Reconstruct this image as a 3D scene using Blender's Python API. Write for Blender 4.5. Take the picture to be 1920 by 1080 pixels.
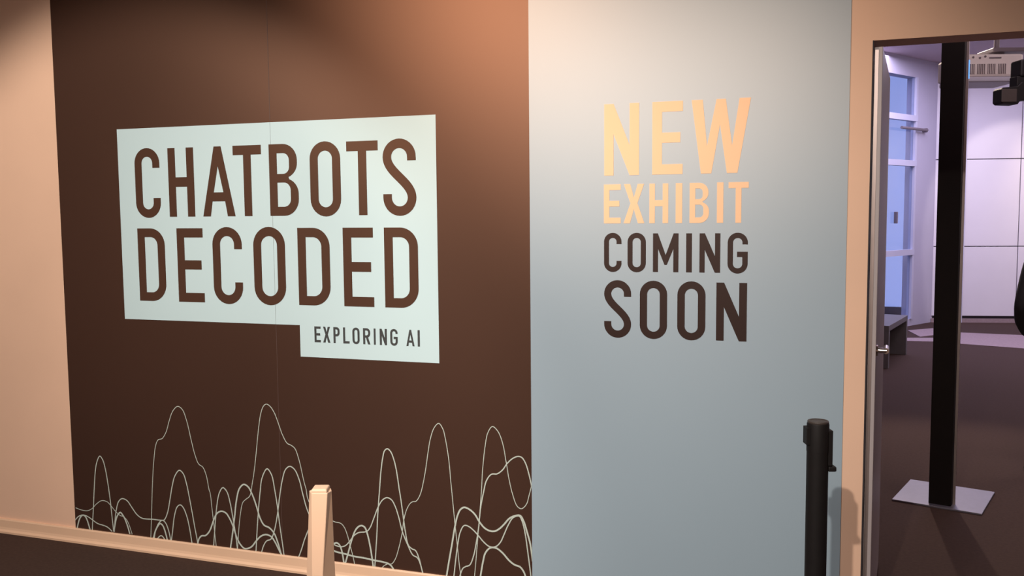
import bpy, bmesh, math, random
from math import sin, cos, pi, radians, atan, tan, sqrt
from mathutils import Vector, Matrix
from mathutils.geometry import tessellate_polygon

S = bpy.context.scene
C = S.collection
for o in list(bpy.data.objects):
    bpy.data.objects.remove(o, do_unlink=True)

# ------------------------------------------------------------------ camera
F = 1715.1                       # focal length in pixels of the 1920x1080 frame
YAW, PITCH, ROLL = -0.32967, -0.08183, -0.008738
CAM = Vector((3.5843, -3.5817, 1.65))
fw = Vector((sin(YAW) * cos(PITCH), cos(YAW) * cos(PITCH), sin(PITCH)))
r0 = fw.cross(Vector((0, 0, 1))).normalized()
u0 = r0.cross(fw)
RT = cos(ROLL) * r0 + sin(ROLL) * u0
UP = -sin(ROLL) * r0 + cos(ROLL) * u0
cd = bpy.data.cameras.new('camera')
cd.sensor_width = 36.0
cd.lens = F / 1920 * 36.0
cd.clip_end = 200
cam = bpy.data.objects.new('camera', cd)
C.objects.link(cam)
cam.matrix_world = Matrix(((RT.x, UP.x, -fw.x, CAM.x), (RT.y, UP.y, -fw.y, CAM.y), (RT.z, UP.z, -fw.z, CAM.z), (0, 0, 0, 1)))
S.camera = cam

# ------------------------------------------------------------------ world, exposure
w = bpy.data.worlds.new('world')
S.world = w
w.use_nodes = True
bg = w.node_tree.nodes['Background']
bg.inputs[0].default_value = (0.42, 0.50, 1.0, 1)
bg.inputs[1].default_value = 0.95
S.view_settings.view_transform = 'Standard'
S.view_settings.look = 'None'
S.view_settings.gamma = 1
S.view_settings.use_curve_mapping = False
S.view_settings.exposure = 0.0

# ------------------------------------------------------------------ lights
def aim(o, tgt):
    o.rotation_euler = (Vector(tgt) - o.location).to_track_quat('-Z', 'Y').to_euler()

def spot(name, loc, tgt, power, col, deg, blend=0.6, rad=0.03):
    l = bpy.data.lights.new(name, 'SPOT')
    l.energy = power; l.color = col; l.spot_size = radians(deg); l.spot_blend = blend
    l.shadow_soft_size = rad
    o = bpy.data.objects.new(name, l)
    C.objects.link(o); o.location = loc; aim(o, tgt)
    return o

def area(name, loc, tgt, sx, sy, power, col):
    l = bpy.data.lights.new(name, 'AREA')
    l.shape = 'RECTANGLE'; l.size = sx; l.size_y = sy; l.energy = power; l.color = col
    o = bpy.data.objects.new(name, l)
    C.objects.link(o); o.location = loc; aim(o, tgt)
    return o

WARM = (1.0, 0.86, 0.74)
# gallery track spots washing the graphic wall
spot('track_light', (3.12, -3.8, 3.06), (3.15, 0, 0.75), 330, WARM, 54, 0.8, 0.03)
spot('track_light', (2.05, -3.6, 3.10), (2.0, 0, 0.85), 290, WARM, 60, 0.9, 0.05)
spot('track_light', (0.50, -2.6, 3.10), (0.45, 0, 0.90), 260, WARM, 68, 0.45, 0.05)
spot('track_light', (1.25, -3.2, 3.33), (2.45, 0, 2.75), 500, (1.0, 0.70, 0.50), 46, 0.95, 0.12)
area('gallery_fill', (2.0, -4.2, 3.32), (2.0, -4.2, 0), 3.0, 1.2, 115, (0.98, 0.92, 0.90))  # unseen overhead fill, added to raise the gallery's ambient level
# lobby lamps, plus an added area fill
area('lobby_area_light', (5.4, 8.6, 3.70), (5.4, 8.6, 0), 3.0, 2.4, 165, (0.78, 0.70, 1.0))
area('lobby_area_light', (7.6, 5.0, 3.70), (7.6, 5.0, 0), 1.6, 1.6, 60, (1.0, 0.82, 0.72))
area('lobby_area_light', (4.7, 1.3, 3.66), (5.2, 5.5, 1.6), 0.8, 0.4, 45, (1.0, 0.82, 0.86))  # unseen fill added to brighten the projector
spot('lobby_spot', (4.1, 6.0, 3.65), (4.35, 1.2, 0), 420, (1.0, 0.80, 0.66), 60, 0.6, 0.05)
spot('lobby_spot', (6.6, 8.4, 3.65), (6.2, 11.6, 1.2), 130, (1.0, 0.86, 0.80), 48, 0.25, 0.05)

spot('lobby_spot', (7.2, 10.0, 3.65), (6.9, 11.6, 1.9), 90, (1.0, 0.80, 0.52), 60, 0.8, 0.05)

# ------------------------------------------------------------------ materials
def mat(name, col, rough=0.6, metal=0.0, spec=0.5, tint=None, noise=0.0, nscale=8.0, bump=0.0, bscale=120.0, emit=None, estr=0.0):
    m = bpy.data.materials.new(name); m.use_nodes = True
    nt = m.node_tree; b = nt.nodes['Principled BSDF']
    b.inputs['Base Color'].default_value = (*col, 1)
    b.inputs['Roughness'].default_value = rough
    b.inputs['Metallic'].default_value = metal
    b.inputs['Specular IOR Level'].default_value = spec
    if tint: b.inputs['Specular Tint'].default_value = (*tint, 1)
    if emit:
        b.inputs['Emission Color'].default_value = (*emit, 1); b.inputs['Emission Strength'].default_value = estr
    if noise or bump:
        tc = nt.nodes.new('ShaderNodeTexCoord')
    if noise:
        n = nt.nodes.new('ShaderNodeTexNoise'); n.inputs['Scale'].default_value = nscale; n.inputs['Detail'].default_value = 5
        nt.links.new(tc.outputs['Object'], n.inputs['Vector'])
        r = nt.nodes.new('ShaderNodeMapRange')
        r.inputs['From Min'].default_value = 0.3; r.inputs['From Max'].default_value = 0.7
        r.inputs['To Min'].default_value = 1 - noise; r.inputs['To Max'].default_value = 1 + noise
        nt.links.new(n.outputs['Fac'], r.inputs['Value'])
        mx = nt.nodes.new('ShaderNodeVectorMath'); mx.operation = 'SCALE'
        mx.inputs[0].default_value = col
        nt.links.new(r.outputs['Result'], mx.inputs['Scale'])
        nt.links.new(mx.outputs['Vector'], b.inputs['Base Color'])
    if bump:
        n2 = nt.nodes.new('ShaderNodeTexNoise'); n2.inputs['Scale'].default_value = bscale; n2.inputs['Detail'].default_value = 4
        nt.links.new(tc.outputs['Object'], n2.inputs['Vector'])
        bp = nt.nodes.new('ShaderNodeBump'); bp.inputs['Strength'].default_value = bump; bp.inputs['Distance'].default_value = 0.002
        nt.links.new(n2.outputs['Fac'], bp.inputs['Height'])
        nt.links.new(bp.outputs['Normal'], b.inputs['Normal'])
    return m

M = {}
M['cream'] = mat('cream_wall_paint', (0.80, 0.545, 0.40), 0.75, spec=0.3, noise=0.02, nscale=3, bump=0.12, bscale=250)
M['base'] = mat('cream_gloss_paint', (0.80, 0.55, 0.38), 0.45, noise=0.015, nscale=6)
M['brown'] = mat('dark_brown_vinyl', (0.040, 0.0215, 0.0165), 0.45, spec=0.95, tint=(1.0, 0.56, 0.38), noise=0.04, nscale=1.5)
M['blue'] = mat('pale_blue_vinyl', (0.315, 0.43, 0.52), 0.45, spec=1.0, tint=(1.0, 0.80, 0.66), noise=0.012, nscale=1.2)
M['paleblue'] = mat('ice_blue_vinyl', (0.525, 0.70, 0.75), 0.5, spec=0.3, noise=0.01, nscale=2)
M['wave'] = mat('sage_line_print', (0.50, 0.58, 0.53), 0.55, spec=0.3, noise=0.03, nscale=10)
M['ltitle'] = mat('brown_letter_vinyl', (0.065, 0.033, 0.023), 0.42, spec=0.55, tint=(1.0, 0.6, 0.4), noise=0.03, nscale=4)
M['lgrey'] = mat('charcoal_letter_vinyl', (0.045, 0.05, 0.052), 0.5, noise=0.03, nscale=6)
M['lpeach'] = mat('peach_letter_vinyl', (0.86, 0.56, 0.35), 0.55, spec=0.25, noise=0.012, nscale=4)
M['ldark'] = mat('umber_letter_vinyl', (0.030, 0.014, 0.011), 0.5, spec=0.25, noise=0.03, nscale=4)
M['seam'] = mat('panel_joint', (0.085, 0.048, 0.04), 0.6, noise=0.05, nscale=20)
M['ceil'] = mat('gallery_ceiling_paint', (0.35, 0.30, 0.27), 0.9, noise=0.03)
M['black'] = mat('black_powder_coat', (0.008, 0.007, 0.0075), 0.6, spec=0.3, noise=0.1, nscale=30)
M['capgrey'] = mat('dark_grey_plastic', (0.05, 0.04, 0.036), 0.5, noise=0.05, nscale=40)
M['blackmatte'] = mat('black_column_finish', (0.005, 0.003, 0.003), 0.65, spec=0.15, noise=0.1, nscale=12)
M['steel'] = mat('brushed_steel_plate', (0.115, 0.108, 0.14), 0.45, metal=0.2, noise=0.05, nscale=30)
M['chrome'] = mat('satin_chrome', (0.75, 0.73, 0.72), 0.2, metal=1.0, noise=0.02, nscale=30)
M['alu'] = mat('aluminium_frame', (0.36, 0.30, 0.29), 0.4, metal=0.7, noise=0.04, nscale=20)
M['doorleaf'] = mat('grey_door_laminate', (0.40, 0.36, 0.37), 0.45, noise=0.03, nscale=5)
M['white'] = mat('white_wall_panel', (0.74, 0.71, 0.76), 0.5, noise=0.02, nscale=2)
M['winframe'] = mat('white_window_frame', (0.58, 0.58, 0.70), 0.45, noise=0.02, nscale=5)
M['lilac'] = mat('lilac_grey_wall_paint', (0.52, 0.50, 0.60), 0.6, noise=0.02, nscale=2)
M['lceil'] = mat('lobby_ceiling_paint', (0.50, 0.40, 0.44), 0.85, noise=0.03, nscale=2)
M['dark'] = mat('dark_gap', (0.03, 0.025, 0.03), 0.8, noise=0.05)
M['bench'] = mat('grey_bench_laminate', (0.13, 0.12, 0.13), 0.5, noise=0.06, nscale=10)
M['proj'] = mat('off_white_projector_shell', (0.82, 0.76, 0.74), 0.45, noise=0.02, nscale=8)
M['vent'] = mat('grey_vent_slot', (0.16, 0.13, 0.14), 0.6, noise=0.05, nscale=20)
M['grey'] = mat('grey_mount_metal', (0.17, 0.14, 0.16), 0.5, noise=0.05, nscale=12)
M['led'] = mat('blue_led', (0.1, 0.3, 0.9), 0.4, emit=(0.12, 0.42, 1.0), estr=1.0, noise=0.01)
M['suit'] = mat('black_suit_cloth', (0.010, 0.008, 0.011), 0.85, noise=0.2, nscale=60, bump=0.3, bscale=300)
M['skin'] = mat('skin', (0.50, 0.30, 0.22), 0.55, noise=0.05, nscale=20)
M['hair'] = mat('dark_hair', (0.02, 0.014, 0.011), 0.6, noise=0.2, nscale=60)
M['shoe'] = mat('black_leather', (0.010, 0.009, 0.009), 0.35, noise=0.1, nscale=40)
M['floor_patch'] = mat('mauve_light_patch', (0.30, 0.22, 0.23), 0.95, noise=0.1, nscale=40, bump=0.5, bscale=400)  # floor light put into a paler carpet colour; the skirting shares it

def carpet():
    m = mat('brown_carpet', (0.064, 0.040, 0.033), 0.95, spec=0.1, noise=0.10, nscale=60, bump=0.6, bscale=500)
    return m
M['carpet'] = carpet()
m = bpy.data.materials.new('frosted_window_glass'); m.use_nodes = True
nt = m.node_tree; nt.nodes.remove(nt.nodes['Principled BSDF'])
tr = nt.nodes.new('ShaderNodeBsdfTransparent'); tr.inputs[0].default_value = (0.86, 0.89, 0.95, 1)
gl = nt.nodes.new('ShaderNodeBsdfGlossy'); gl.inputs['Roughness'].default_value = 0.12
mxs = nt.nodes.new('ShaderNodeMixShader')
tcn = nt.nodes.new('ShaderNodeTexCoord'); nz = nt.nodes.new('ShaderNodeTexNoise'); nz.inputs['Scale'].default_value = 1.3
nt.links.new(tcn.outputs['Object'], nz.inputs['Vector'])
mr = nt.nodes.new('ShaderNodeMapRange'); mr.inputs['To Min'].default_value = 0.05; mr.inputs['To Max'].default_value = 0.16
nt.links.new(nz.outputs['Fac'], mr.inputs['Value']); nt.links.new(mr.outputs['Result'], mxs.inputs[0])
nt.links.new(tr.outputs[0], mxs.inputs[1]); nt.links.new(gl.outputs[0], mxs.inputs[2])
nt.links.new(mxs.outputs[0], nt.nodes['Material Output'].inputs[0])
M['glass'] = m

# ------------------------------------------------------------------ helpers
def ray(x, y):
    return RT * ((x - 960) / F) + UP * ((540 - y) / F) + fw

def on_wall(x, y):                # pixel -> (X, Z) on the graphic wall plane Y = 0
    d = ray(x, y); t = -CAM.y / d.y
    return CAM.x + d.x * t, CAM.z + d.z * t

def at_z(x, y, z=0.0):            # pixel -> point on a horizontal plane
    d = ray(x, y); t = (z - CAM.z) / d.z
    return CAM + d * t

def at_depth(x, y, dep):
    return CAM + ray(x, y) * dep

def at_vplane(x, y, P, n):        # pixel -> point on a vertical plane through P with normal n
    d = ray(x, y); t = (P - CAM).dot(n) / d.dot(n)
    return CAM + d * t

def link(name, me, material, parent=None, smooth=False):
    me.materials.append(material)
    o = bpy.data.objects.new(name, me); C.objects.link(o)
    if parent is not None: o.parent = parent
    if smooth:
        for p in me.polygons: p.use_smooth = True
        me.set_sharp_from_angle(angle=radians(32))
    return o

def obj(name, bm, material, parent=None, smooth=False, bevel=0.0):
    me = bpy.data.meshes.new(name)
    bmesh.ops.recalc_face_normals(bm, faces=bm.faces)
    bm.to_mesh(me); bm.free()
    o = link(name, me, material, parent, smooth)
    if bevel:
        b = o.modifiers.new('bevel', 'BEVEL'); b.width = bevel; b.segments = 2; b.limit_method = 'ANGLE'
    return o

def box(bm, a, b, rot=None, org=None):
    vs = [bm.verts.new((x, y, z)) for x in (a[0], b[0]) for y in (a[1], b[1]) for z in (a[2], b[2])]
    for f in ((0, 1, 3, 2), (4, 6, 7, 5), (0, 4, 5, 1), (2, 3, 7, 6), (0, 2, 6, 4), (1, 5, 7, 3)):
        bm.faces.new([vs[i] for i in f])
    if rot is not None:
        bmesh.ops.rotate(bm, verts=vs, cent=org or (0, 0, 0), matrix=Matrix.Rotation(rot, 3, 'Z'))
    return vs

def cyl(bm, p, q, r1, r2=None, n=24):
    p = Vector(p); q = Vector(q); r2 = r1 if r2 is None else r2
    ax = (q - p).normalized()
    s = ax.orthogonal().normalized(); t = ax.cross(s)
    A = [bm.verts.new(p + (s * cos(2 * pi * i / n) + t * sin(2 * pi * i / n)) * r1) for i in range(n)]
    B = [bm.verts.new(q + (s * cos(2 * pi * i / n) + t * sin(2 * pi * i / n)) * r2) for i in range(n)]
    for i in range(n):
        bm.faces.new((A[i], A[(i + 1) % n], B[(i + 1) % n], B[i]))
    bm.faces.new(A[::-1]); bm.faces.new(B)

def lathe(bm, c, prof, n=32):
    rings = [[bm.verts.new((c[0] + r * cos(2 * pi * i / n), c[1] + r * sin(2 * pi * i / n), c[2] + z)) for i in range(n)] for r, z in prof]
    for a, b in zip(rings, rings[1:]):
        for i in range(n):
            bm.faces.new((a[i], a[(i + 1) % n], b[(i + 1) % n], b[i]))
    bm.faces.new(rings[0][::-1]); bm.faces.new(rings[-1])

def loft(bm, secs, cap=True):
    R = [[bm.verts.new(v) for v in s] for s in secs]
    n = len(R[0])
    for a, b in zip(R, R[1:]):
        for i in range(n):
            bm.faces.new((a[i], a[(i + 1) % n], b[(i + 1) % n], b[i]))
    if cap:
        bm.faces.new(R[0][::-1]); bm.faces.new(R[-1])

def prism(bm, pts, frm):          # polygon pts (a,b) mapped by frm(a,b,side)
    A = [bm.verts.new(frm(a, b, 0)) for a, b in pts]; B = [bm.verts.new(frm(a, b, 1)) for a, b in pts]
    bm.faces.new(A); bm.faces.new(B[::-1])
    n = len(pts)
    for i in range(n):
        bm.faces.new((A[i], B[i], B[(i + 1) % n], A[(i + 1) % n]))

def struct(o):
    o['kind'] = 'structure'; return o

def tag(o, label, cat, group=None):
    o['label'] = label; o['category'] = cat
    if group: o['group'] = group
    return o

def thing(name, label, cat, loc=(0, 0, 0), rz=0.0, group=None):
    o = bpy.data.objects.new(name, None); C.objects.link(o)
    o.location = loc; o.rotation_euler = (0, 0, rz); o.empty_display_size = 0.1
    return tag(o, label, cat, group)

# ------------------------------------------------------------------ gallery shell
ZC = 3.40                         # gallery ceiling
DX0 = on_wall(1637, 77)[0]        # left jamb of the doorway
DZ = on_wall(1700, 72)[1]         # head of the doorway
DX1 = 5.35
TH = 0.15
bm = bmesh.new()
box(bm, (-2.6, 0, 0), (DX0, TH, 3.9)); box(bm, (DX1, 0, 0), (9.2, TH, 3.9)); box(bm, (DX0, 0, DZ), (DX1, TH, 3.9))
struct(obj('wall_back', bm, M['cream']))
bm = bmesh.new(); box(bm, (-2.75, -7.2, 0), (-2.6, 0.15, ZC)); struct(obj('wall_left', bm, M['cream']))
bm = bmesh.new(); box(bm, (7.0, -7.2, 0), (7.15, 0, ZC)); struct(obj('wall_right', bm, M['cream']))
bm = bmesh.new(); box(bm, (-2.75, -7.35, 0), (7.15, -7.2, ZC)); struct(obj('wall_rear', bm, M['cream']))
bm = bmesh.new(); box(bm, (-2.75, -7.35, ZC), (7.15, 0, ZC + 0.1)); struct(obj('ceiling', bm, M['ceil']))
bm = bmesh.new(); box(bm, (-2.75, -7.35, -0.1), (9.3, 13.2, 0)); struct(obj('floor', bm, M['carpet']))

# baseboard: flat face, rounded top, sloped shoe that catches the light
BZ = 0.072
def baseboard(name, x0, x1):
    bm = bmesh.new()
    prof = [(0.0, 0), (-0.026, 0), (-0.026, 0.010), (-0.018, 0.019), (-0.015, 0.03), (-0.0135, BZ - 0.006), (-0.010, BZ), (0.0, BZ)]
    prism(bm, prof, lambda a, b, s: (x1 if s else x0, a, b))
    return struct(obj(name, bm, M['base']))
baseboard('baseboard_left', -2.6, DX0 - 0.004)
baseboard('baseboard_right', DX1 + 0.01, 7.0)

# doorway frame: slim aluminium trim along the left jamb and the head
bm = bmesh.new()
box(bm, (DX0 - 0.001, -0.004, 0), (DX0 + 0.004, TH + 0.004, DZ))
struct(obj('trim_1', bm, M['dark']))

# ------------------------------------------------------------------ lettering
T_LET = 0.0012
def flat_mesh(name, polys, y, thick, material, parent):
    """polys: list of [outer, hole, ...] in wall coordinates (X, Z); front face at y - thick"""
    vs = []; fs = []
    for ip, loops in enumerate(polys):
        y = y - 0.00012 * (ip > 0 and name == 'letter')
        b0 = len(vs)
        flat = [p for l in loops for p in l]
        tris = tessellate_polygon([[Vector((a, b, 0)) for a, b in l] for l in loops])
        vs += [(a, y - thick, b) for a, b in flat]
        for t in tris:
            a, b, c = (flat[i] for i in t)
            ar = (b[0] - a[0]) * (c[1] - a[1]) - (b[1] - a[1]) * (c[0] - a[0])
            if abs(ar) < 1e-12: continue
            fs.append(tuple(b0 + i for i in (t if ar > 0 else t[::-1])))
        b1 = len(vs)
        vs += [(a, y, b) for a, b in flat]
        k = 0
        for l in loops:
            n = len(l)
            sa = sum(l[i][0] * l[(i + 1) % n][1] - l[(i + 1) % n][0] * l[i][1] for i in range(n))
            out = (sa > 0) == (l is loops[0])
            for i in range(n):
                a = b0 + k + i; b = b0 + k + (i + 1) % n; c = b1 + k + (i + 1) % n; d = b1 + k + i
                q = (a, d, c, b) if sa > 0 else (a, b, c, d)
                fs.append(q if l is loops[0] else (q[::-1] if False else q))
            k += n
    me = bpy.data.meshes.new(name); me.from_pydata(vs, [], fs); me.update()
    return link(name, me, material, parent)

def arc(cx, cy, rx, ry, a0, a1, n=10):
    return [(cx + rx * cos(radians(a0 + (a1 - a0) * i / n)), cy + ry * sin(radians(a0 + (a1 - a0) * i / n))) for i in range(n + 1)]

def stroke(path, t):
    """open centre line -> outline polygon of width t"""
    L = []; R = []
    n = len(path)
    for i, p in enumerate(path):
        a = path[max(0, i - 1)]; b = path[min(n - 1, i + 1)]
        dx, dy = b[0] - a[0], b[1] - a[1]; l = sqrt(dx * dx + dy * dy) or 1
        nx, ny = -dy / l, dx / l
        L.append((p[0] + nx * t / 2, p[1] + ny * t / 2)); R.append((p[0] - nx * t / 2, p[1] - ny * t / 2))
    return L + R[::-1]

def bez(p0, p1, p2, p3, n=12):
    return [tuple((1 - s) ** 3 * a + 3 * (1 - s) ** 2 * s * b + 3 * (1 - s) * s * s * c + s ** 3 * d for a, b, c, d in zip(p0, p1, p2, p3))
            for s in [i / n for i in range(n + 1)]]

def rr_right(x0, y0, x1, y1, r, n=8):      # rectangle with rounded right corners, ccw from lower left
    ry = min(r, (y1 - y0) / 2); rx = min(r, x1 - x0)
    return [(x0, y0)] + arc(x1 - rx, y0 + ry, rx, ry, -90, 0, n) + arc(x1 - rx, y1 - ry, rx, ry, 0, 90, n) + [(x0, y1)]

def glyph(ch, w, h, t):
    a = t / 2
    if ch == 'I': return [[[(0, 0), (w, 0), (w, h), (0, h)]]]
    if ch == 'H':
        m = h * 0.505; b = t * 0.55
        return [[[(0, 0), (t, 0), (t, m - b), (w - t, m - b), (w - t, 0), (w, 0), (w, h), (w - t, h), (w - t, m + b), (t, m + b), (t, h), (0, h)]]]
    if ch == 'T':
        return [[[(w / 2 - a, 0), (w / 2 + a, 0), (w / 2 + a, h - t * 1.05), (w, h - t * 1.05), (w, h), (0, h), (0, h - t * 1.05), (w / 2 - a, h - t * 1.05)]]]
    if ch == 'E':
        m = h * 0.505; b = a * 1.04
        return [[[(0, 0), (w, 0), (w, t * 1.04), (t, t * 1.04), (t, m - b), (w * 0.92, m - b), (w * 0.92, m + b), (t, m + b), (t, h - t * 1.04), (w, h - t * 1.04), (w, h), (0, h)]]]
    if ch == 'L':
        return [[[(0, 0), (w, 0), (w, t * 1.04), (t, t * 1.04), (t, h), (0, h)]]]
    if ch == 'N':
        k = t / w
        return [[[(x * w, y * h) for x, y in ((0, 0), (k, 0), (k, 0.58), (1 - k, 0), (1, 0), (1, 1), (1 - k, 1), (1 - k, 0.42), (k, 1), (0, 1))]]]
    if ch == 'M':
        k = t / w
        return [[[(x * w, y * h) for x, y in ((0, 0), (k, 0), (k, 0.60), (0.455, 0.185), (0.545, 0.185), (1 - k, 0.60), (1 - k, 0), (1, 0), (1, 1), (1 - k * 0.95, 1), (0.5, 0.44), (k * 0.95, 1), (0, 1))]]]
    if ch == 'W':
        return [[[(x * w, y * h) for x, y in ((0, 1), (0.168, 0), (0.345, 0), (0.487, 0.66), (0.61, 0), (0.787, 0), (1, 1), (0.81, 1), (0.694, 0.37), (0.58, 1), (0.425, 1), (0.268, 0.37), (0.19, 1))][::-1]]]
    if ch == 'X':
        return [[[(x * w, y * h) for x, y in ((0, 0), (0.31, 0), (0.5, 0.36), (0.69, 0), (1, 0), (0.665, 0.51), (0.98, 1), (0.68, 1), (0.5, 0.655), (0.32, 1), (0.02, 1), (0.335, 0.51))]]]
    if ch == 'A':
        k = 0.108
        out = [(0, 0), (0.235 * w, 0), (0.305 * w, 0.216 * h), (0.695 * w, 0.216 * h), (0.765 * w, 0), (w, 0), ((0.5 + k) * w, h), ((0.5 - k) * w, h)]
        hole = [(0.350 * w, 0.345 * h), (0.5 * w, 0.72 * h), (0.650 * w, 0.345 * h)]
        return [[out, hole]]
    if ch == 'O':
        r = w / 2
        out = arc(r, r, r, r, 180, 360, 16) + arc(r, h - r, r, r, 0, 180, 16)
        q = r - t
        hole = arc(r, t + q, q, q, 180, 360, 16) + arc(r, h - t - q, q, q, 0, 180, 16)
        return [[out, hole]]
    if ch == 'D':
        r = w * 0.52
        return [[rr_right(0, 0, w, h, r, 12), rr_right(t, t, w - t, h - t, max(r - t, w * 0.12), 12)]]
    if ch == 'P':
        lo = h * 0.42; r = min(w * 0.5, (h - lo) / 2)
        out = [(0, 0), (t, 0), (t, lo)] + rr_right(t, lo, w, h, r)[1:-1] + [(0, h)]
        return [[out, rr_right(t, lo + t, w - t, h - t, r - t * 0.9)]]
    if ch == 'R':
        lo = h * 0.42; r = min(w * 0.5, (h - lo) / 2)
        out = [(0, 0), (t, 0), (t, lo)] + rr_right(t, lo, w, h, r)[1:-1] + [(0, h)]
        leg = [(w - t * 1.15, 0), (w, 0), (w * 0.5 + t * 0.62, lo + t * 0.3), (w * 0.5 - t * 0.45, lo + t * 0.3)]
        return [[out, rr_right(t, lo + t, w - t, h - t, r - t * 0.9)], [leg]]
    if ch == 'B':
        m = h * 0.525; wt = w * 0.965; r1 = min(wt * 0.5, (h - m) / 2); r2 = min(w * 0.5, m / 2)
        low = arc(w - r2, r2, r2, r2, -90, 0, 8) + arc(w - r2, m - r2 * 0.93, r2, r2 * 0.93, 0, 68, 8)
        upp = arc(wt - r1, m + r1 * 0.93, r1, r1 * 0.93, -68, 0, 8) + arc(wt - r1, h - r1, r1, r1, 0, 90, 8)
        out = [(0, 0)] + low + upp + [(0, h)]
        h1 = rr_right(t, t, w - t, m - a * 0.95, max(r2 - t, w * 0.14)); h2 = rr_right(t, m + a * 0.95, wt - t, h - t, max(r1 - t, w * 0.14))
        return [[out, h1, h2]]
    r = (w - t) / 2
    if ch in 'CG':
        end = [(w - a, h * 0.285)] if ch == 'C' else [(w - a, h * 0.535)]
        path = [(w - a, h * 0.715), (w - a, h * 0.74)] + arc(w / 2, h - a - r, r, r, 0, 180, 18) + arc(w / 2, a + r, r, r, 180, 360, 18) + [(w - a, max(end[0][1] - 0.01 * h, a + r + 0.001))] + end
        P = [[stroke(path, t)]]
        if ch == 'G':
            P.append([[(w * 0.47, h * 0.535 - t), (w - t, h * 0.535 - t), (w - t, h * 0.535), (w * 0.47, h * 0.535)]])
        return P
    if ch == 'S':
        y1 = h - a - r; y2 = a + r
        mid = bez((a, y1), (a, y1 - 0.20 * h), (w - a, y2 + 0.20 * h), (w - a, y2), 20)
        path = [(w - a, h * 0.715), (w - a, h * 0.74)] + arc(w / 2, y1, r, r, 0, 180, 18)[1:] + mid[1:] + arc(w / 2, y2, r, r, 0, -180, 18)[1:] + [(a, h * 0.27), (a, h * 0.285)]
        return [[stroke(path, t)]]
    raise ValueError(ch)

def text_line(letters, top, bot, t, y, material, parent, ymid):
    """letters: (char, x_left_px, x_right_px) at mid height; top, bot: Z of cap line and base line"""
    for ch, xl, xr in letters:
        ym = ymid(0.5 * (xl + xr)) if callable(ymid) else ymid
        ul = on_wall(xl, ym)[0]; ur = on_wall(xr, ym)[0]
        os_ = 0.014 * (top - bot) if ch in 'OCSG' else 0.0
        hh = top - bot + 2 * os_
        P = glyph(ch, ur - ul, hh, min(t, (ur - ul)) if ch == 'I' else t)
        P = [[[(ul + a, bot - os_ + b) for a, b in l] for l in loops] for loops in P]
        flat_mesh('letter', P, y, T_LET, material, parent)

# ------------------------------------------------------------------ brown mural
PT = 0.004                        # graphic panels stand 4 mm proud of the wall
X1, X2, X3 = 1.22, 2.44, 3.66
mural = thing('wall_graphic', 'dark brown wall mural with pale title box above thin wave lines', 'wall graphic', (0, 0, BZ))
mural.location = (0, 0, 0)
g = 0.0006
for a, b in ((0, X1 - g), (X1 + g, X2)):
    bm = bmesh.new(); box(bm, (a, -PT, BZ), (b, 0, ZC)); obj('panel', bm, M['brown'], mural)
bm = bmesh.new(); box(bm, (X1 - 0.0012, -PT - 0.0006, BZ), (X1 + 0.0012, -0.001, ZC)); obj('joint_strip', bm, M['seam'], mural)

bl, bt = on_wall(220, 242); br_, bt2 = on_wall(817, 216); bl2, bb = on_wall(236, 598); _, bb2 = on_wall(565, 609)
tx, tb = on_wall(565, 669); tr_, tb2 = on_wall(825, 680)
BL = (bl + bl2) / 2; BT = (bt + bt2) / 2; BR = (br_ + tr_) / 2; BB = (bb + bb2) / 2; TX = (tx + _ if False else tx); TB = (tb + tb2) / 2
yb = -PT
tbox = flat_mesh('title_box', [[[(BL, BB), (X1 - g, BB), (X1 - g, BT), (BL, BT)]],
                               [[(X1 + g, BB), (TX, BB), (TX, TB), (BR, TB), (BR, BT), (X1 + g, BT)]]], yb, T_LET, M['paleblue'], mural)
def zavg(pts): return sum(on_wall(*p)[1] for p in pts) / len(pts)
def Z4(z, s): return [(ch, s[0] + a / s[1], s[0] + b / s[1]) for ch, a, b in z]
ylet = yb - T_LET
top = zavg([(314.7, 277.4), (489.7, 271.3), (708.8, 264.4)]); bot = zavg([(320, 405.7), (692, 404)])
hpm = 345.0
text_line(Z4([('C', 271, 498), ('H', 577, 812), ('A', 886, 1183), ('T', 1175, 1434)], (200, 4.909))
          + Z4([('B', 33, 298), ('O', 407, 687), ('T', 745, 1033), ('S', 1077, 1381)], (500, 4.909)), top, bot, 0.0405, ylet, M['ltitle'], tbox, 338)
top = zavg([(258.6, 428), (720.4, 426.9)]); bot = zavg([(264.6, 563.3), (723.8, 576)])
text_line(Z4([('D', 303, 549), ('E', 662, 900), ('C', 988, 1256)], (200, 4.909)) + [('O', 477.5, 536.6)]
          + Z4([('D', 233, 463), ('E', 560, 777), ('D', 857, 1100)], (500, 3.856)), top, bot, 0.0415, ylet, M['ltitle'], tbox, lambda x: 495 + (x - 264) / 460 * 6)
top = zavg([(591, 612.3), (787, 618)]); bot = zavg([(591, 641.6), (787, 648.8)])
text_line(Z4([('E', 351, 395), ('X', 413, 464), ('P', 488, 532), ('L', 558, 603), ('O', 625, 676), ('R', 702, 753), ('I', 779, 792), ('N', 822, 873), ('G', 898, 951), ('A', 1014, 1072), ('I', 1096, 1111)], (500, 3.856)),
          top, bot, 0.0098, ylet, M['lgrey'], tbox, lambda x: 627 + (x - 591) * 0.033)

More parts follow.
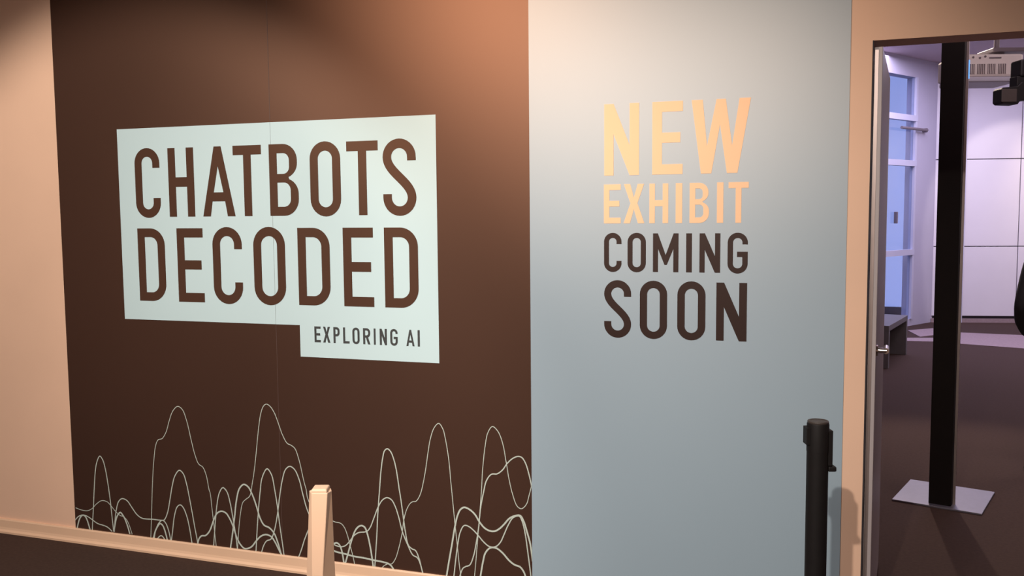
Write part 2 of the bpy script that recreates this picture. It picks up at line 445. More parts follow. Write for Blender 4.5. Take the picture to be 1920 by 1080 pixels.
# ---- wave lines, traced on the wall plane
ZA = (130, 840, 5.4); ZB = (270, 740, 5.4); ZCc = (270, 880, 6.0); ZD = (400, 860, 5.4); ZE = (440, 740, 6.75)
ZF = (610, 900, 6.0); ZG = (800, 880, 5.4); ZH = (680, 780, 5.818); PX = (0, 0, 1.0)
def tp(z, *pts): return [(z[0] + a / z[2], z[1] + b / z[2]) for a, b in pts]
TN, MD, TK = 0.0034, 0.0050, 0.0072
WAVES = [
 (MD, tp(ZA, (240, 812), (250, 600), (258, 420), (268, 250), (285, 140), (315, 80), (345, 120), (375, 230), (400, 380), (420, 520), (435, 660), (456, 845))),
 (TN, tp(ZA, (70, 602), (130, 625), (190, 632), (235, 612), (280, 565), (335, 530), (390, 543), (430, 585), (475, 640), (520, 680), (555, 692), (590, 730), (620, 800), (642, 870))),
 (MD, tp(ZA, (72, 718), (100, 690), (145, 675), (190, 690), (235, 720), (290, 760), (350, 780), (395, 800), (440, 842))),
 (TK, tp(ZA, (90, 792), (105, 730), (125, 690), (145, 677), (165, 687), (185, 722), (212, 808))),
 (TK, tp(ZA, (458, 845), (470, 770), (490, 690), (522, 650), (550, 680), (575, 730), (600, 800), (619, 868))),
 (MD, tp(ZA, (462, 846), (470, 720), (485, 610), (505, 540), (540, 510), (590, 530), (640, 600), (690, 670), (740, 707), (830, 718)) +
      tp(ZCc, (100, 558), (200, 570), (232, 568), (270, 490), (300, 330), (325, 180), (355, 70), (405, 8), (450, 50), (490, 180), (520, 330), (550, 490), (580, 660), (605, 790), (614, 850))),
 (TN, tp(ZA, (832, 900), (838, 700)) + tp(ZB, (92, 900), (105, 680), (125, 510), (150, 455), (190, 442), (230, 375), (265, 250), (300, 160), (348, 117), (395, 150), (440, 270), (480, 440), (520, 600), (560, 700), (600, 730), (635, 810), (665, 960)) +
      tp(ZCc, (750, 260), (780, 510), (800, 690), (821, 880))),
 (TK, tp(ZCc, (113, 775), (135, 690), (160, 640), (187, 607), (215, 625), (240, 680), (271, 797))),
 (MD, tp(ZCc, (122, 775), (140, 680), (175, 600), (215, 570), (250, 600), (285, 690), (309, 802))),
 (MD, tp(ZCc, (160, 778), (180, 752), (200, 743), (220, 756), (242, 790))),
 (MD, tp(ZCc, (315, 803), (330, 680), (350, 520), (380, 420), (415, 397), (450, 430), (490, 530), (520, 660), (549, 840))),
 (TK, tp(ZCc, (610, 848), (625, 780), (655, 745), (700, 740), (745, 690), (790, 570), (830, 490), (880, 468), (930, 490), (970, 550), (1010, 640), (1050, 760), (1090, 840), (1140, 888)) +
      tp(ZD, (390, 890), (440, 830), (490, 780), (540, 766), (590, 785), (630, 840), (670, 920), (712, 1002))),
 (MD, tp(ZCc, (789, 878), (800, 720), (815, 520), (830, 380), (855, 260), (895, 203), (940, 250), (975, 370), (1000, 500), (1030, 680), (1061, 918))),
 (TK, tp(ZD, (177, 922), (200, 760), (220, 600), (240, 420), (270, 300), (315, 258), (360, 285), (400, 360), (440, 470), (480, 600), (520, 670), (570, 695), (620, 750), (660, 850), (702, 1000))),
 (TN, tp(ZD, (252, 930), (262, 740), (280, 560), (305, 440), (340, 405), (375, 375), (400, 250), (420, 120)) +
      tp(ZE, (275, 780), (305, 470), (335, 250), (370, 145), (408, 117), (455, 145), (510, 230), (560, 360), (610, 500), (670, 610), (725, 640), (770, 680), (815, 800), (850, 940), (880, 1080)) +
      tp(ZD, (945, 310), (960, 395)) + tp(PX, (590, 958), (605, 970)) + tp(ZF, (75, 452), (120, 470), (180, 485), (220, 530), (255, 620), (290, 750), (320, 870), (343, 980))),
 (MD, tp(ZD, (437, 965), (445, 800), (460, 560), (480, 330), (500, 190), (550, 100), (595, 160), (625, 300), (650, 450), (680, 680), (705, 850), (726, 1010))),
 (MD, tp(ZD, (490, 972), (510, 890), (545, 830), (590, 810), (625, 720), (655, 560), (680, 360), (705, 210), (735, 110), (780, 75), (830, 110), (875, 210), (910, 350), (955, 510)) + tp(PX, (590, 983), (607, 1006)) +
      tp(ZF, (85, 710), (130, 735), (180, 748), (230, 735), (280, 685), (330, 620), (380, 588), (470, 575), (510, 530), (550, 430), (600, 300), (650, 220), (700, 195), (750, 220), (790, 290), (830, 410), (870, 570), (930, 720), (990, 840), (1040, 870), (1080, 960), (1108, 1080))),
 (MD, tp(ZD, (858, 1025), (900, 910), (935, 800)) + tp(PX, (584, 986), (594, 982), (603, 1000), (612, 1060))),
 (TK, tp(PX, (614, 1060), (617, 1035)) + tp(ZF, (78, 730), (110, 708), (140, 705), (170, 735), (195, 810), (219, 962))),
 (TK, tp(PX, (604, 1010)) + tp(ZF, (75, 770), (110, 795), (150, 810), (200, 820), (330, 855), (450, 875), (560, 900), (640, 915), (710, 935), (750, 965), (792, 1042))),
 (TK, tp(ZF, (222, 962), (260, 830), (300, 680), (340, 570), (380, 520), (415, 510), (450, 530), (475, 590), (500, 690), (530, 860), (550, 1010))),
 (MD, tp(ZF, (560, 1010), (570, 860), (585, 620), (595, 400), (610, 180)) + tp(ZH, (190, 800), (205, 600), (225, 450), (245, 375), (275, 355), (310, 385), (345, 470), (375, 600), (405, 800)) +
      tp(ZF, (850, 180), (885, 430), (905, 570), (940, 730), (980, 770), (1020, 790), (1060, 880), (1090, 1000), (1112, 1085))),
 (TN, tp(ZF, (622, 1018), (660, 965), (710, 940), (750, 940), (790, 890), (830, 770), (870, 590), (890, 440), (920, 330), (960, 260), (990, 240), (1025, 235)) +
      tp(ZH, (630, 860), (665, 730), (695, 560), (720, 380), (745, 240), (785, 125), (835, 78), (880, 140), (910, 260), (945, 480), (970, 750)) + tp(ZG, (265, 280), (290, 540), (310, 720), (330, 920), (352, 1090))),
 (TK, tp(ZG, (202, 1100), (230, 930), (260, 760), (290, 580), (315, 470), (345, 405), (382, 382), (430, 398), (490, 450), (540, 530), (590, 590), (640, 618), (690, 623), (740, 598), (790, 550), (840, 495), (890, 470), (950, 465), (985, 520), (1020, 630), (1050, 740), (1068, 850), (1078, 930))),
 (MD, tp(ZG, (278, 1100), (300, 900), (320, 750), (345, 630), (385, 565), (430, 575), (480, 615), (530, 670), (580, 730), (640, 778), (700, 780), (750, 735), (790, 650), (830, 560), (880, 485), (940, 470), (970, 520), (1000, 640), (1030, 850), (1062, 1100))),
 (TN, tp(ZG, (487, 1100), (505, 900), (525, 650), (545, 400)) + tp(ZH, (1300, 820), (1315, 560), (1340, 330), (1370, 180), (1420, 112), (1480, 165), (1530, 290), (1570, 500), (1600, 680), (1640, 850), (1690, 980), (1735, 1008), (1790, 960), (1820, 860), (1848, 750))),
 (MD, tp(ZG, (340, 1080), (370, 1000), (400, 980), (440, 965), (480, 870), (510, 720), (530, 590), (550, 390), (580, 230), (610, 110)) +
      tp(ZH, (1410, 632), (1470, 628), (1530, 585), (1580, 515), (1640, 460), (1700, 438), (1740, 450), (1780, 510), (1820, 640), (1848, 765))),
 (TK, tp(ZG, (546, 1100), (575, 930), (600, 840), (650, 790), (710, 795), (770, 840), (840, 920), (890, 960), (950, 985), (985, 1030), (1008, 1090))),
]

def catmull(P, n=7):
    Q = []
    P = [P[0]] + P + [P[-1]]
    for i in range(1, len(P) - 2):
        a, b, c, d = P[i - 1:i + 3]
        ta = [0]
        for u, v in ((a, b), (b, c), (c, d)):
            ta.append(ta[-1] + max(1e-4, sqrt((u[0] - v[0]) ** 2 + (u[1] - v[1]) ** 2) ** 0.5))
        for k in range(n):
            t = ta[1] + (ta[2] - ta[1]) * k / n
            def L(p, q, t0, t1): return tuple(((t1 - t) * x + (t - t0) * y) / (t1 - t0) for x, y in zip(p, q))
            A1 = L(a, b, ta[0], ta[1]); A2 = L(b, c, ta[1], ta[2]); A3 = L(c, d, ta[2], ta[3])
            B1 = L(A1, A2, ta[0], ta[2]); B2 = L(A2, A3, ta[1], ta[3])
            Q.append(L(B1, B2, ta[1], ta[2]))
    Q.append(P[-2])
    return Q

def extend(P):                    # carry open ends that leave the frame down to the baseboard
    for end in (0, -1):
        p = P[end]; q = P[1] if end == 0 else P[-2]
        if p[1] > BZ + 0.005 and p[1] < BZ + 0.10 and p[1] < q[1] - 1e-4:
            k = (p[1] - BZ) / (q[1] - p[1]); e = (p[0] + (p[0] - q[0]) * min(k, 4), BZ)
            P = [e] + P if end == 0 else P + [e]
    return P

for iw, (wd, px) in enumerate(WAVES):
    P = [on_wall(*p) for p in px]
    P = extend(P)
    Q = catmull(P)
    yq = -PT - 0.0004 - 0.00004 * iw
    vs = []; fs = []
    n = len(Q)
    for i, p in enumerate(Q):
        a = Q[max(0, i - 1)]; b = Q[min(n - 1, i + 1)]
        dx, dy = b[0] - a[0], b[1] - a[1]; l = sqrt(dx * dx + dy * dy) or 1
        nx, ny = -dy / l * wd / 2, dx / l * wd / 2
        for s in (1, -1):
            vs.append((min(max(p[0] + s * nx, 0.0005), X2), yq, max(p[1] + s * ny, BZ)))
    b0 = len(vs)
    vs += [(x, -PT, z) for x, y, z in vs]
    for i in range(n - 1):
        fs.append((2 * i, 2 * i + 1, 2 * i + 3, 2 * i + 2))
        fs.append((2 * i, 2 * i + 2, b0 + 2 * i + 2, b0 + 2 * i)); fs.append((2 * i + 1, b0 + 2 * i + 1, b0 + 2 * i + 3, 2 * i + 3))
    me = bpy.data.meshes.new('wave_line'); me.from_pydata(vs, [], fs); me.update()
    link('wave_line', me, M['wave'], mural)

# ------------------------------------------------------------------ pale blue mural
mural2 = thing('wall_graphic', 'pale blue wall panel announcing a new exhibit beside the doorway', 'wall graphic')
bm = bmesh.new(); box(bm, (X2, -PT, BZ), (X3, 0, ZC)); obj('panel', bm, M['blue'], mural2)
top = zavg([(1133, 197.5), (1395, 182)]); bot = zavg([(1133, 330.5), (1390, 323)])
text_line(Z4([('N', 134, 395), ('E', 494, 722), ('W', 787, 1230)], (1100, 4.0)), top, bot, 0.0375, -PT, M['lpeach'], mural2, 258)
top = zavg([(1133, 347.5), (1404, 339.5)]); bot = zavg([(1133, 420), (1391, 416.5)])
text_line(Z4([('E', 132, 257), ('X', 278, 435), ('H', 472, 613), ('I', 669, 718), ('B', 773, 919), ('I', 978, 1026), ('T', 1064, 1215)], (1100, 4.0)), top, bot, 0.0215, -PT, M['lpeach'], mural2, 381)
top = zavg([(1225, 437.8), (1351, 437)]); bot = zavg([(1225, 510), (1350, 511)])
text_line(Z4([('C', 149, 296), ('O', 347, 501), ('M', 561, 776), ('I', 841, 889), ('N', 953, 1128), ('G', 1190, 1360)], (1100, 4.5)), top, bot, 0.0200, -PT, M['ldark'], mural2, 474)
top = zavg([(1343, 530), (1400, 530)]); bot = zavg([(1343, 638.2), (1400, 640)])
text_line(Z4([('S', 150, 377), ('O', 450, 680), ('O', 766, 1003), ('N', 1094, 1352)], (1100, 4.5)), top, bot, 0.0290, -PT, M['ldark'], mural2, 582)

# ------------------------------------------------------------------ belt stanchion
SP = at_z(1534, 789, 1.0)
st = thing('belt_stanchion', 'black belt barrier stanchion standing before the pale blue panel', 'stanchion', (SP.x, SP.y, 0))
stR = 0.0335
bm = bmesh.new(); lathe(bm, (0, 0, 0), [(0.175, 0.0), (0.175, 0.008), (0.165, 0.016), (0.06, 0.024), (0.045, 0.034)], 40); obj('base', bm, M['black'], st, True)
bm = bmesh.new(); lathe(bm, (0, 0, 0), [(stR - 0.0008, 0.03), (stR - 0.0008, 0.91)], 32); obj('post', bm, M['black'], st, True)
bm = bmesh.new(); lathe(bm, (0, 0, 0), [(stR, 0.905), (stR, 0.990), (stR - 0.001, 0.994)], 32); obj('belt_head', bm, M['black'], st, True)
bm = bmesh.new(); lathe(bm, (0, 0, 0), [(stR - 0.002, 0.994), (stR - 0.001, 0.998), (stR - 0.003, 1.001), (stR - 0.007, 1.0015), (stR - 0.009, 0.9995)], 32); obj('top_cap', bm, M['capgrey'], st, True)
vx = Vector((RT.x, RT.y, 0)).normalized(); vy = Vector((-vx.y, vx.x, 0))
rz = math.atan2(vx.y, vx.x)
def rbox(name, a, b, material, parent, rot, bevel=0.0015):
    bm = bmesh.new(); box(bm, a, b, rot, (0, 0, 0)); return obj(name, bm, material, parent, False, bevel)
rbox('belt_slot', (-stR - 0.007, -0.018, 0.928), (-stR + 0.006, 0.018, 0.982), M['black'], st, rz)
cl = rbox('belt_clip', (stR - 0.006, -0.018, 0.862), (stR + 0.008, 0.018, 0.972), M['black'], st, rz)
rbox('clip_hook', (stR - 0.004, -0.016, 0.842), (stR + 0.022, 0.016, 0.858), M['black'], cl, rz, 0.004)
rbox('clip_stem', (stR - 0.003, -0.014, 0.850), (stR + 0.009, 0.014, 0.866), M['black'], cl, rz, 0.001)

# ------------------------------------------------------------------ tapered cream post
PP = at_z(601, 909, 1.0)
po = thing('tapered_post', 'cream tapered wooden post standing before the brown mural', 'post', (PP.x, PP.y, 0), rz)
def psec(L, FL, FR, Rr, d, z):
    return [(L, 0.0, z), (FL, -d, z), (FR, -d, z), (Rr, 0.0, z), (FR, d, z), (FL, d, z)]
bm = bmesh.new()
loft(bm, [psec(-0.075, -0.040, 0.020, 0.062, 0.060, 0.0), psec(-0.070, -0.036, 0.014, 0.056, 0.056, 0.10), psec(-0.039, -0.018, 0.007, 0.030, 0.034, 0.79), psec(-0.0275, -0.0175, 0.0205, 0.0265, 0.021, 0.986)])
obj('post_body', bm, M['base'], po, False, 0.0015)
bm = bmesh.new()
loft(bm, [[(x * 0.98, y, z) for x, y in ((-0.0195, -0.0205), (0.0195, -0.0205), (0.0195, 0.0205), (-0.0195, 0.0205))] for z in (0.980, 0.992)] +
     [[(x, y, 0.995) for x, y in ((-0.0165, -0.018), (0.0165, -0.018), (0.0165, 0.018), (-0.0165, 0.018))]])
obj('cap', bm, M['base'], po, False, 0.002)

# ------------------------------------------------------------------ doorway: open door leaf
ang = radians(84.9)
lx, ly = DX0 + 0.005, 0.02
dl = bpy.data.objects.new('door_1', None); C.objects.link(dl); dl.location = (lx, ly, 0); dl.rotation_euler = (0, 0, ang); struct(dl)
# local: x runs along the leaf into the lobby, -y is the face seen from the doorway
bm = bmesh.new(); box(bm, (0.0, -0.030, 0.01), (0.88, 0.0, DZ - 0.02)); obj('door_leaf', bm, M['doorleaf'], dl, False, 0.002)
bm = bmesh.new(); box(bm, (-0.003, -0.016, 0.02), (0.001, -0.004, DZ - 0.03)); obj('edge_strip', bm, M['alu'], dl)
hz = CAM.z + ray(1642, 655).z / ray(1642, 655).y * 3.66
hd = bpy.data.objects.new('door_handle', None)
bm = bmesh.new()
cyl(bm, (0.035, -0.030, hz), (0.035, -0.036, hz), 0.022, 0.020, 24)
hnd = obj('door_handle', bm, M['chrome'], dl, True)
bm = bmesh.new(); cyl(bm, (0.035, -0.034, hz), (0.035, -0.066, hz), 0.010, 0.010, 16); cyl(bm, (0.030, -0.064, hz), (0.125, -0.062, hz), 0.011, 0.010, 16)
obj('lever', bm, M['chrome'], hnd, True)
bpy.data.objects.remove(hd)

# ------------------------------------------------------------------ lobby shell
LC = 3.74
CO = at_z(1745, 604, 0); CO.z = 0                        # far corner of window wall and panelled wall
WA = at_z(1700, 612, 0)
wd_ = Vector((CO.x - WA.x, CO.y - WA.y, 0)).normalized()   # along the window wall, away from the camera
wn = Vector((wd_.y, -wd_.x, 0))                            # its normal, into the lobby
wrot = math.atan2(wd_.y, wd_.x)
WLEN = (CO.y - 0.15) / wd_.y
lw = bpy.data.objects.new('wall_far_left', None); C.objects.link(lw); lw.location = (CO.x, CO.y, 0); lw.rotation_euler = (0, 0, wrot); struct(lw)
# local frame: x = distance from corner (negative towards camera), y = +out of the lobby
def wall_x(px, py=400):
    p = at_vplane(px, py, CO, wn); return (p - CO).dot(wd_)
def wall_z(px, py): return at_vplane(px, py, CO, wn).z
wx1 = wall_x(1714, 400)                                    # right side of the window column
wx0 = wx1 - 2.6
rows = [wall_z(1690, 612) + 0.02, wall_z(1690, 474), wall_z(1690, 305), wall_z(1690, 219), wall_z(1690, 140)]
rows = [0.10] + rows[1:]
zt = rows[-1]
bm = bmesh.new()
box(bm, (wx1, 0, 0), (0.15, 0.15, LC)); box(bm, (-WLEN, 0, 0), (wx0, 0.15, LC)); box(bm, (wx0, 0, zt), (wx1, 0.15, LC)); box(bm, (wx0, 0, 0), (wx1, 0.15, 0.10))
obj('wall_body', bm, M['lilac'], lw)
win = bpy.data.objects.new('window_1', None); C.objects.link(win); win.location = lw.location; win.rotation_euler = lw.rotation_euler; struct(win)
for k, zz in enumerate(rows[1:-1]):
    bm = bmesh.new(); box(bm, (wx0, -0.02, zz - 0.04), (wx1, 0.06, zz + 0.04)); obj('glazing_bar', bm, M['winframe'], win)
for xx in (wx0, (wx0 + wx1) / 2 - 0.02, wx1 - 0.05):
    bm = bmesh.new(); box(bm, (xx, -0.015, 0.10), (xx + 0.05, 0.055, zt)); obj('mullion', bm, M['winframe'], win)
for k in range(4):
    for j in range(2):
        a = wx0 + 0.05 if j == 0 else (wx0 + wx1) / 2 + 0.03; b = (wx0 + wx1) / 2 - 0.02 if j == 0 else wx1 - 0.05
        bm = bmesh.new(); box(bm, (a, 0.018, rows[k] + 0.04 * (k > 0)), (b, 0.024, rows[k + 1] - 0.04 * (k < 3))); obj('pane', bm, M['glass'], win)
hx = wall_x(1679, 408); hzz = wall_z(1679, 408)
bm = bmesh.new(); box(bm, (hx - 0.015, -0.03, hzz - 0.08), (hx + 0.015, 0.018, hzz + 0.08)); obj('window_latch', bm, M['grey'], win, False, 0.006)
bx0 = wall_x(1683, 228); bx1 = wall_x(1731, 228); bzz = wall_z(1700, 229)
bm = bmesh.new(); cyl(bm, (bx0, -0.06, bzz - 0.09), (bx1, -0.06, bzz - 0.09), 0.02, 0.02, 12); cyl(bm, (bx1, -0.06, bzz - 0.09), (bx1, 0.0, bzz - 0.09), 0.03, 0.03, 12)
obj('stay_bar', bm, M['grey'], win)

# far panelled wall
bd = Vector((1, 0.2, 0)).normalized(); bn = Vector((bd.y, -bd.x, 0)); brot = math.atan2(bd.y, bd.x)
fwall = bpy.data.objects.new('wall_far_back', None); C.objects.link(fwall); fwall.location = (CO.x, CO.y, 0); fwall.rotation_euler = (0, 0, brot); struct(fwall)
def far_x(px, py=400): return (at_vplane(px, py, CO, bn) - CO).dot(bd)
def far_z(px, py): return at_vplane(px, py, CO, bn).z
bm = bmesh.new(); box(bm, (-0.1, 0.03, 0), (5.0, 0.18, LC)); obj('wall_body', bm, M['dark'], fwall)
zj = [0.09, far_z(1860, 462), far_z(1860, 298), LC - 0.01]
c1 = far_x(1806, 400); c2 = far_x(1911, 400); pw = c2 - c1
xs = [0.0, c1 - 0.03, c2, c2 + pw, c2 + 2 * pw, 4.95]
for i in range(len(xs) - 1):
    for k in range(3):
        a = xs[i] + (0.05 if i == 1 else 0.006); b = xs[i + 1] - 0.006
        bm = bmesh.new(); box(bm, (a, 0.0, zj[k] + 0.006), (b, 0.03, zj[k + 1] - 0.006)); obj('wall_panel', bm, M['white'], fwall, False, 0.003)
bm = bmesh.new(); box(bm, (c1 - 0.03, -0.03, 0.0), (c1 + 0.018, 0.03, LC)); obj('wall_batten', bm, M['winframe'], fwall)
bm = bmesh.new(); box(bm, (0.0, -0.02, 0.0), (4.95, 0.03, 0.055)); obj('skirting', bm, M['floor_patch'], fwall)
bm = bmesh.new(); cyl(bm, (far_x(1730, 451) + 0.06, -0.001, far_z(1745, 451)), (far_x(1730, 451) + 0.06, -0.03, far_z(1745, 451)), 0.03, 0.025, 16); obj('door_stop', bm, M['black'], fwall)
FE = CO + bd * 4.95
bm = bmesh.new(); box(bm, (9.2, 0.15, 0), (9.35, 13.2, LC)); struct(obj('wall_far_right', bm, M['white']))
bm = bmesh.new()
prism(bm, [(-1.6, 0.15), (9.3, 0.15), (9.3, 13.2), (CO.x - 0.2, 13.2), (CO.x - 0.15, CO.y + 0.12), (-1.6, 0.3)], lambda a, b, s: (a, b, LC + 0.1 * s))
struct(obj('ceiling_lobby', bm, M['lceil']))
# ceiling rail above the far corner and a bulkhead strip
p = at_z(1747, 100, LC)
# pale patches on the lobby floor; the long band is light painted as carpet
def floor_patch(name, pix):
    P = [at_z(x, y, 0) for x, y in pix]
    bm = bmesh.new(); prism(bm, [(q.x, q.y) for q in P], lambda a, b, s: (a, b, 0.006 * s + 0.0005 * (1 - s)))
    return struct(obj(name, bm, M['floor_patch']))
floor_patch('light_patch', [(1797, 624), (1960, 631), (1960, 657), (1797, 645)])
floor_patch('pale_patch_3', [(1702, 620), (1750, 616), (1750, 629), (1725, 632)])
floor_patch('pale_patch_4', [(1700, 634), (1750, 634), (1750, 641), (1700, 640)])

# ------------------------------------------------------------------ bench
bz = 0.45
b0 = at_z(1667, 611, bz); b1 = at_z(1702, 591, bz); bL = at_z(1640, 611, bz)
bd_ = Vector((b1.x - b0.x, b1.y - b0.y, 0)); blen = bd_.length; bd_.normalize()
bw_ = 0.46
be = thing('bench', 'dark grey waterfall bench by the lobby window', 'bench', (b0.x, b0.y, 0), math.atan2(bd_.y, bd_.x))
tb_ = 0.06
bm = bmesh.new(); box(bm, (0, 0, bz - tb_), (blen, bw_, bz)); obj('seat', bm, M['bench'], be, False, 0.004)
for a in (0.0, blen - tb_):
    bm = bmesh.new(); box(bm, (a, 0, 0), (a + tb_, bw_, bz - tb_)); obj('end_panel', bm, M['bench'], be, False, 0.003)
bm = bmesh.new(); box(bm, (tb_, bw_ * 0.5, 0), (blen - tb_, bw_ * 0.5 + 0.03, bz - tb_)); obj('underside_shade', bm, M['black'], be)  # black sheet standing in for the shade under the open bench

# ------------------------------------------------------------------ black column on steel plate
q = [at_z(*p) for p in ((1693, 900), (1672, 939), (1841, 967), (1848, 920))]
fx = Vector((q[2].x - q[1].x, q[2].y - q[1].y, 0)); pwid = fx.length; fx.normalize()
fy = Vector((-fx.y, fx.x, 0))
pdep = 0.47
col = thing('column_stand', 'tall black column stand on a square steel floor plate', 'stand', (q[1].x, q[1].y, 0), math.atan2(fx.y, fx.x))
bm = bmesh.new(); box(bm, (0, 0, 0), (pwid, pdep, 0.010)); obj('base_plate', bm, M['steel'], col, False, 0.002)
pl = at_z(1739, 945, 0.01); pr = at_z(1784, 948, 0.01)
la = (pl - q[1]).dot(fx); lb = (pr - q[1]).dot(fx); lyy = 0.04
bm = bmesh.new(); box(bm, (la, lyy, 0.010), (lb, lyy + 0.06, 3.2)); obj('column', bm, M['blackmatte'], col, False, 0.003)
bm = bmesh.new(); box(bm, (lb - 0.002, lyy + 0.05, 0.010), (lb + 0.012, lyy + 0.064, 3.2)); obj('edge_trim', bm, M['alu'], col)
pz = at_vplane(1815, 130, q[1] + fy * lyy, fy).z; pz0 = at_vplane(1815, 145, q[1] + fy * lyy, fy).z; pz1 = at_vplane(1815, 110, q[1] + fy * lyy, fy).z
bm = bmesh.new(); box(bm, (lb + 0.012, lyy + 0.05, pz0), (lb + 0.016, lyy + 0.062, pz1)); obj('indicator_light', bm, M['led'], col)

# ------------------------------------------------------------------ ceiling projector
pd = 6.9
pc = at_depth(1879, 128, pd)                              # near lower vertical edge of the shell
ppx = 1.0 / F * pd                                        # metres per pixel there
pj = thing('projector', 'white projector hanging from the lobby ceiling', 'projector', (pc.x, pc.y, 0), radians(18))
zt_ = at_depth(1879, 101, pd).z; zb_ = at_depth(1879, 152, pd).z
# local: near corner at origin, left side face runs along -x (towards the pole), right face along +y... the shell extends to +y
W_, D_ = 0.30, 0.42
rotp = Matrix.Rotation(radians(18), 3, 'Z')
bm = bmesh.new()
box(bm, (-W_, 0, zb_ + 0.035), (0.16, D_, zt_))
obj('shell', bm, M['proj'], pj, False, 0.018)
bm = bmesh.new(); box(bm, (-W_ + 0.01, 0.01, zb_), (0.15, D_ - 0.01, zb_ + 0.04)); obj('lower_shell', bm, M['winframe'], pj, False, 0.012)
for k in range(4):
    x0 = -W_ + 0.035 + k * 0.078
    bm = bmesh.new(); box(bm, (x0, -0.003, zb_ + 0.055), (x0 + 0.062, 0.004, zb_ + 0.13)); v = obj('vent', bm, M['vent'], pj)
    for s in range(5):
        xs_ = x0 + 0.004 + s * 0.013
        bm = bmesh.new(); box(bm, (xs_, -0.006, zb_ + 0.055), (xs_ + 0.004, -0.002, zb_ + 0.13)); obj('vent_slat', bm, M['proj'], v)
bm = bmesh.new(); box(bm, (-0.10, -0.004, zt_ - 0.035), (-0.01, 0.004, zt_ - 0.025)); obj('seam_line', bm, M['grey'], pj)
for k, (xx, zz) in enumerate(((-0.22, -0.025), (-0.17, -0.03), (-0.13, -0.02))):
    bm = bmesh.new(); cyl(bm, (xx, 0.004, zt_ + zz), (xx, -0.006, zt_ + zz), 0.008, 0.008, 12); obj('port', bm, M['vent'], pj)
bm = bmesh.new(); box(bm, (-0.03, 0.08, zt_ + 0.03), (0.26, 0.34, zt_ + 0.06)); mp = obj('mount_plate', bm, M['grey'], pj, False, 0.005)
bm = bmesh.new(); box(bm, (0.02, 0.17, zt_ - 0.005), (0.10, 0.25, zt_ + 0.031)); obj('mount_block', bm, M['grey'], pj)
bm = bmesh.new(); cyl(bm, (0.06, 0.21, zt_ + 0.05), (0.06, 0.21, LC), 0.02, 0.02, 16); obj('drop_pole', bm, M['grey'], pj, True)

# ------------------------------------------------------------------ black ceiling spotlight near the projector
sd = 5.6
def sp(x, y): return at_depth(x, y, sd)
mpp = sd / F
o_ = sp(1910, 160)
sl = thing('ceiling_spotlight', 'black spotlight hanging from a drop rod beside the projector', 'spotlight', (o_.x, o_.y, 0), rz)
zz = lambda y: sp(1910, y).z
xx = lambda x: (x - 1910) * mpp
bm = bmesh.new(); box(bm, (xx(1904), -0.05, zz(146)), (xx(1955), 0.07, zz(114))); obj('lamp_housing', bm, M['black'], sl, False, 0.012)
bm = bmesh.new(); box(bm, (xx(1900), -0.04, zz(176)), (xx(1940), 0.05, zz(144))); obj('yoke', bm, M['black'], sl, False, 0.006)
bm = bmesh.new(); prism(bm, [(xx(1868), zz(170)), (xx(1871), zz(166)), (xx(1898), zz(164)), (xx(1906), zz(156)), (xx(1930), zz(156)), (xx(1930), zz(188)), (xx(1905), zz(190)), (xx(1900), zz(197)), (xx(1872), zz(196)), (xx(1868), zz(192))], lambda a, b, s: (a, -0.06 + 0.1 * s, b))
obj('lamp_head', bm, M['black'], sl, False, 0.004)
bm = bmesh.new(); box(bm, (xx(1869), -0.064, zz(193)), (xx(1897), -0.058, zz(169))); obj('lens_hood', bm, M['capgrey'], sl, False, 0.004)
bm = bmesh.new(); cyl(bm, (xx(1932), 0.01, zz(116)), (xx(1932), 0.01, LC), 0.014, 0.014, 16); obj('drop_rod', bm, M['black'], sl, True)

# ------------------------------------------------------------------ person in dark suit (only the left arm shows at the frame edge)
dp = 5.55
pe = at_depth(2004, 500, dp)
person = thing('person', 'person in dark suit with hand in pocket standing beyond the doorway', 'person', (pe.x, pe.y, 0), rz)
def skin_mesh(name, verts, edges, radii, material, parent, root=0, levels=2):
    me = bpy.data.meshes.new(name); me.from_pydata(verts, edges, []); me.update()
    o = link(name, me, material, parent)
    sk = o.modifiers.new('skin', 'SKIN'); sk.use_smooth_shade = True
    for i, r in enumerate(radii):
        me.skin_vertices[0].data[i].radius = r if isinstance(r, tuple) else (r, r)
        me.skin_vertices[0].data[i].use_root = (i == root)
    sb = o.modifiers.new('sub', 'SUBSURF'); sb.levels = levels; sb.render_levels = levels
    return o
# body mesh: legs, torso, bent left arm (screen left), hanging right arm; faces away into the lobby (+y local)
V = [(0, 0, 0.96), (0, 0.0, 1.10), (0, 0.0, 1.28), (0, -0.01, 1.42), (0, 0.0, 1.50),
     (-0.10, 0, 0.90), (-0.095, 0.01, 0.50), (-0.09, -0.02, 0.075), (0.10, 0, 0.90), (0.095, 0.01, 0.50), (0.09, -0.02, 0.075),
     (-0.165, -0.01, 1.425), (-0.235, -0.02, 1.24), (-0.300, -0.06, 1.07), (-0.255, 0.02, 0.96), (-0.175, 0.08, 0.87),
     (0.165, -0.01, 1.425), (0.215, -0.02, 1.26), (0.235, -0.03, 1.12), (0.235, 0.02, 0.97), (0.235, 0.05, 0.87)]
Ed = [(0, 1), (1, 2), (2, 3), (3, 4), (0, 5), (5, 6), (6, 7), (0, 8), (8, 9), (9, 10), (3, 11), (11, 12), (12, 13), (13, 14), (14, 15), (3, 16), (16, 17), (17, 18), (18, 19), (19, 20)]
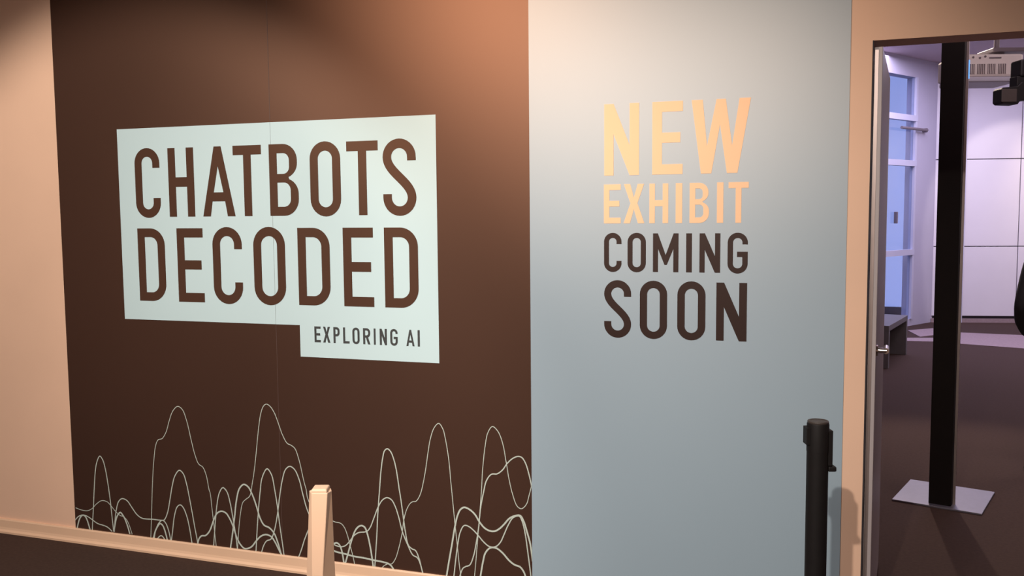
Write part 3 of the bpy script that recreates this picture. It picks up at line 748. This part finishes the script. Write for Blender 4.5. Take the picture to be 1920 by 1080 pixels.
Rd = [(0.17, 0.125), (0.165, 0.115), (0.18, 0.125), (0.15, 0.10), (0.065, 0.065), (0.10, 0.10), (0.075, 0.078), (0.06, 0.06), (0.10, 0.10), (0.075, 0.078), (0.06, 0.06),
      (0.078, 0.085), (0.066, 0.068), (0.056, 0.056), (0.050, 0.050), (0.042, 0.042), (0.078, 0.085), (0.066, 0.068), (0.056, 0.056), (0.048, 0.048), (0.040, 0.040)]
skin_mesh('suit', V, Ed, Rd, M['suit'], person)
# jacket skirt over the hips, with centre vent edge
bm = bmesh.new()
def jsec(rx, ry, z): return [(rx * cos(2 * pi * i / 24), ry * sin(2 * pi * i / 24) - 0.005, z) for i in range(24)]
loft(bm, [jsec(0.198, 0.142, 0.80), jsec(0.196, 0.140, 0.88), jsec(0.185, 0.132, 0.98), jsec(0.172, 0.122, 1.08)], cap=False)
obj('jacket_skirt', bm, M['suit'], person, True)
# head and neck
bm = bmesh.new()
bmesh.ops.create_uvsphere(bm, u_segments=24, v_segments=16, radius=1)
for v in bm.verts:
    x, y, z = v.co
    k = 1 - 0.22 * max(0, -z) ** 1.5
    v.co = Vector((x * 0.076 * k, y * 0.098 * (k if y > 0 else 1.0) + 0.012, z * 0.118 + 1.665))
    if y > 0.9 and -0.25 < z < 0.15 and abs(x) < 0.25: v.co.y += 0.022
cyl(bm, (0, -0.012, 1.46), (0, 0.0, 1.60), 0.058, 0.052, 20)
for s in (-1, 1): box(bm, (s * 0.076 - 0.008, -0.01, 1.635), (s * 0.076 + 0.008, 0.022, 1.695))
obj('head', bm, M['skin'], person, True)
bm = bmesh.new()
bmesh.ops.create_uvsphere(bm, u_segments=24, v_segments=16, radius=1)
for v in bm.verts:
    x, y, z = v.co
    k = 1.0 - 0.18 * max(0.0, -z)
    v.co = Vector((x * 0.079 * k, y * 0.098 * k - 0.006, max(z, -0.62 if y < -0.35 else (-0.15 if y < 0.15 else 0.45)) * 0.120 + 1.673))
obj('hair', bm, M['hair'], person, True)
# right hand: palm, four fingers, thumb
V = [(0.235, 0.052, 0.865), (0.235, 0.062, 0.80)]; Ed = [(0, 1)]; Rd = [(0.028, 0.022), (0.040, 0.018)]
for k, ln in enumerate((0.075, 0.085, 0.080, 0.062)):
    i = len(V); y0 = 0.032 + k * 0.020
    V += [(0.235, y0, 0.775), (0.230, y0 + 0.002, 0.775 - ln * 0.5), (0.218, y0 + 0.003, 0.775 - ln)]
    Ed += [(1, i), (i, i + 1), (i + 1, i + 2)]; Rd += [0.0095, 0.009, 0.008]
i = len(V); V += [(0.222, 0.105, 0.80), (0.215, 0.112, 0.765)]; Ed += [(0, i), (i, i + 1)]; Rd += [0.011, 0.0095]
skin_mesh('hand', V, Ed, Rd, M['skin'], person, 0, 1)
for s in (-1, 1):
    bm = bmesh.new()
    loft(bm, [[(s * 0.095 + a * wx, yy + 0.0, z0 + b * hh_) for a, b in ((-1, 0), (1, 0), (0.9, 0.7), (0.5, 1), (-0.5, 1), (-0.9, 0.7))]
              for yy, wx, hh_, z0 in ((-0.09, 0.026, 0.06, 0.0), (-0.06, 0.034, 0.09, 0.0), (0.02, 0.045, 0.085, 0.0), (0.12, 0.050, 0.055, 0.0), (0.18, 0.032, 0.035, 0.0))])
    obj('shoe', bm, M['shoe'], person, True)
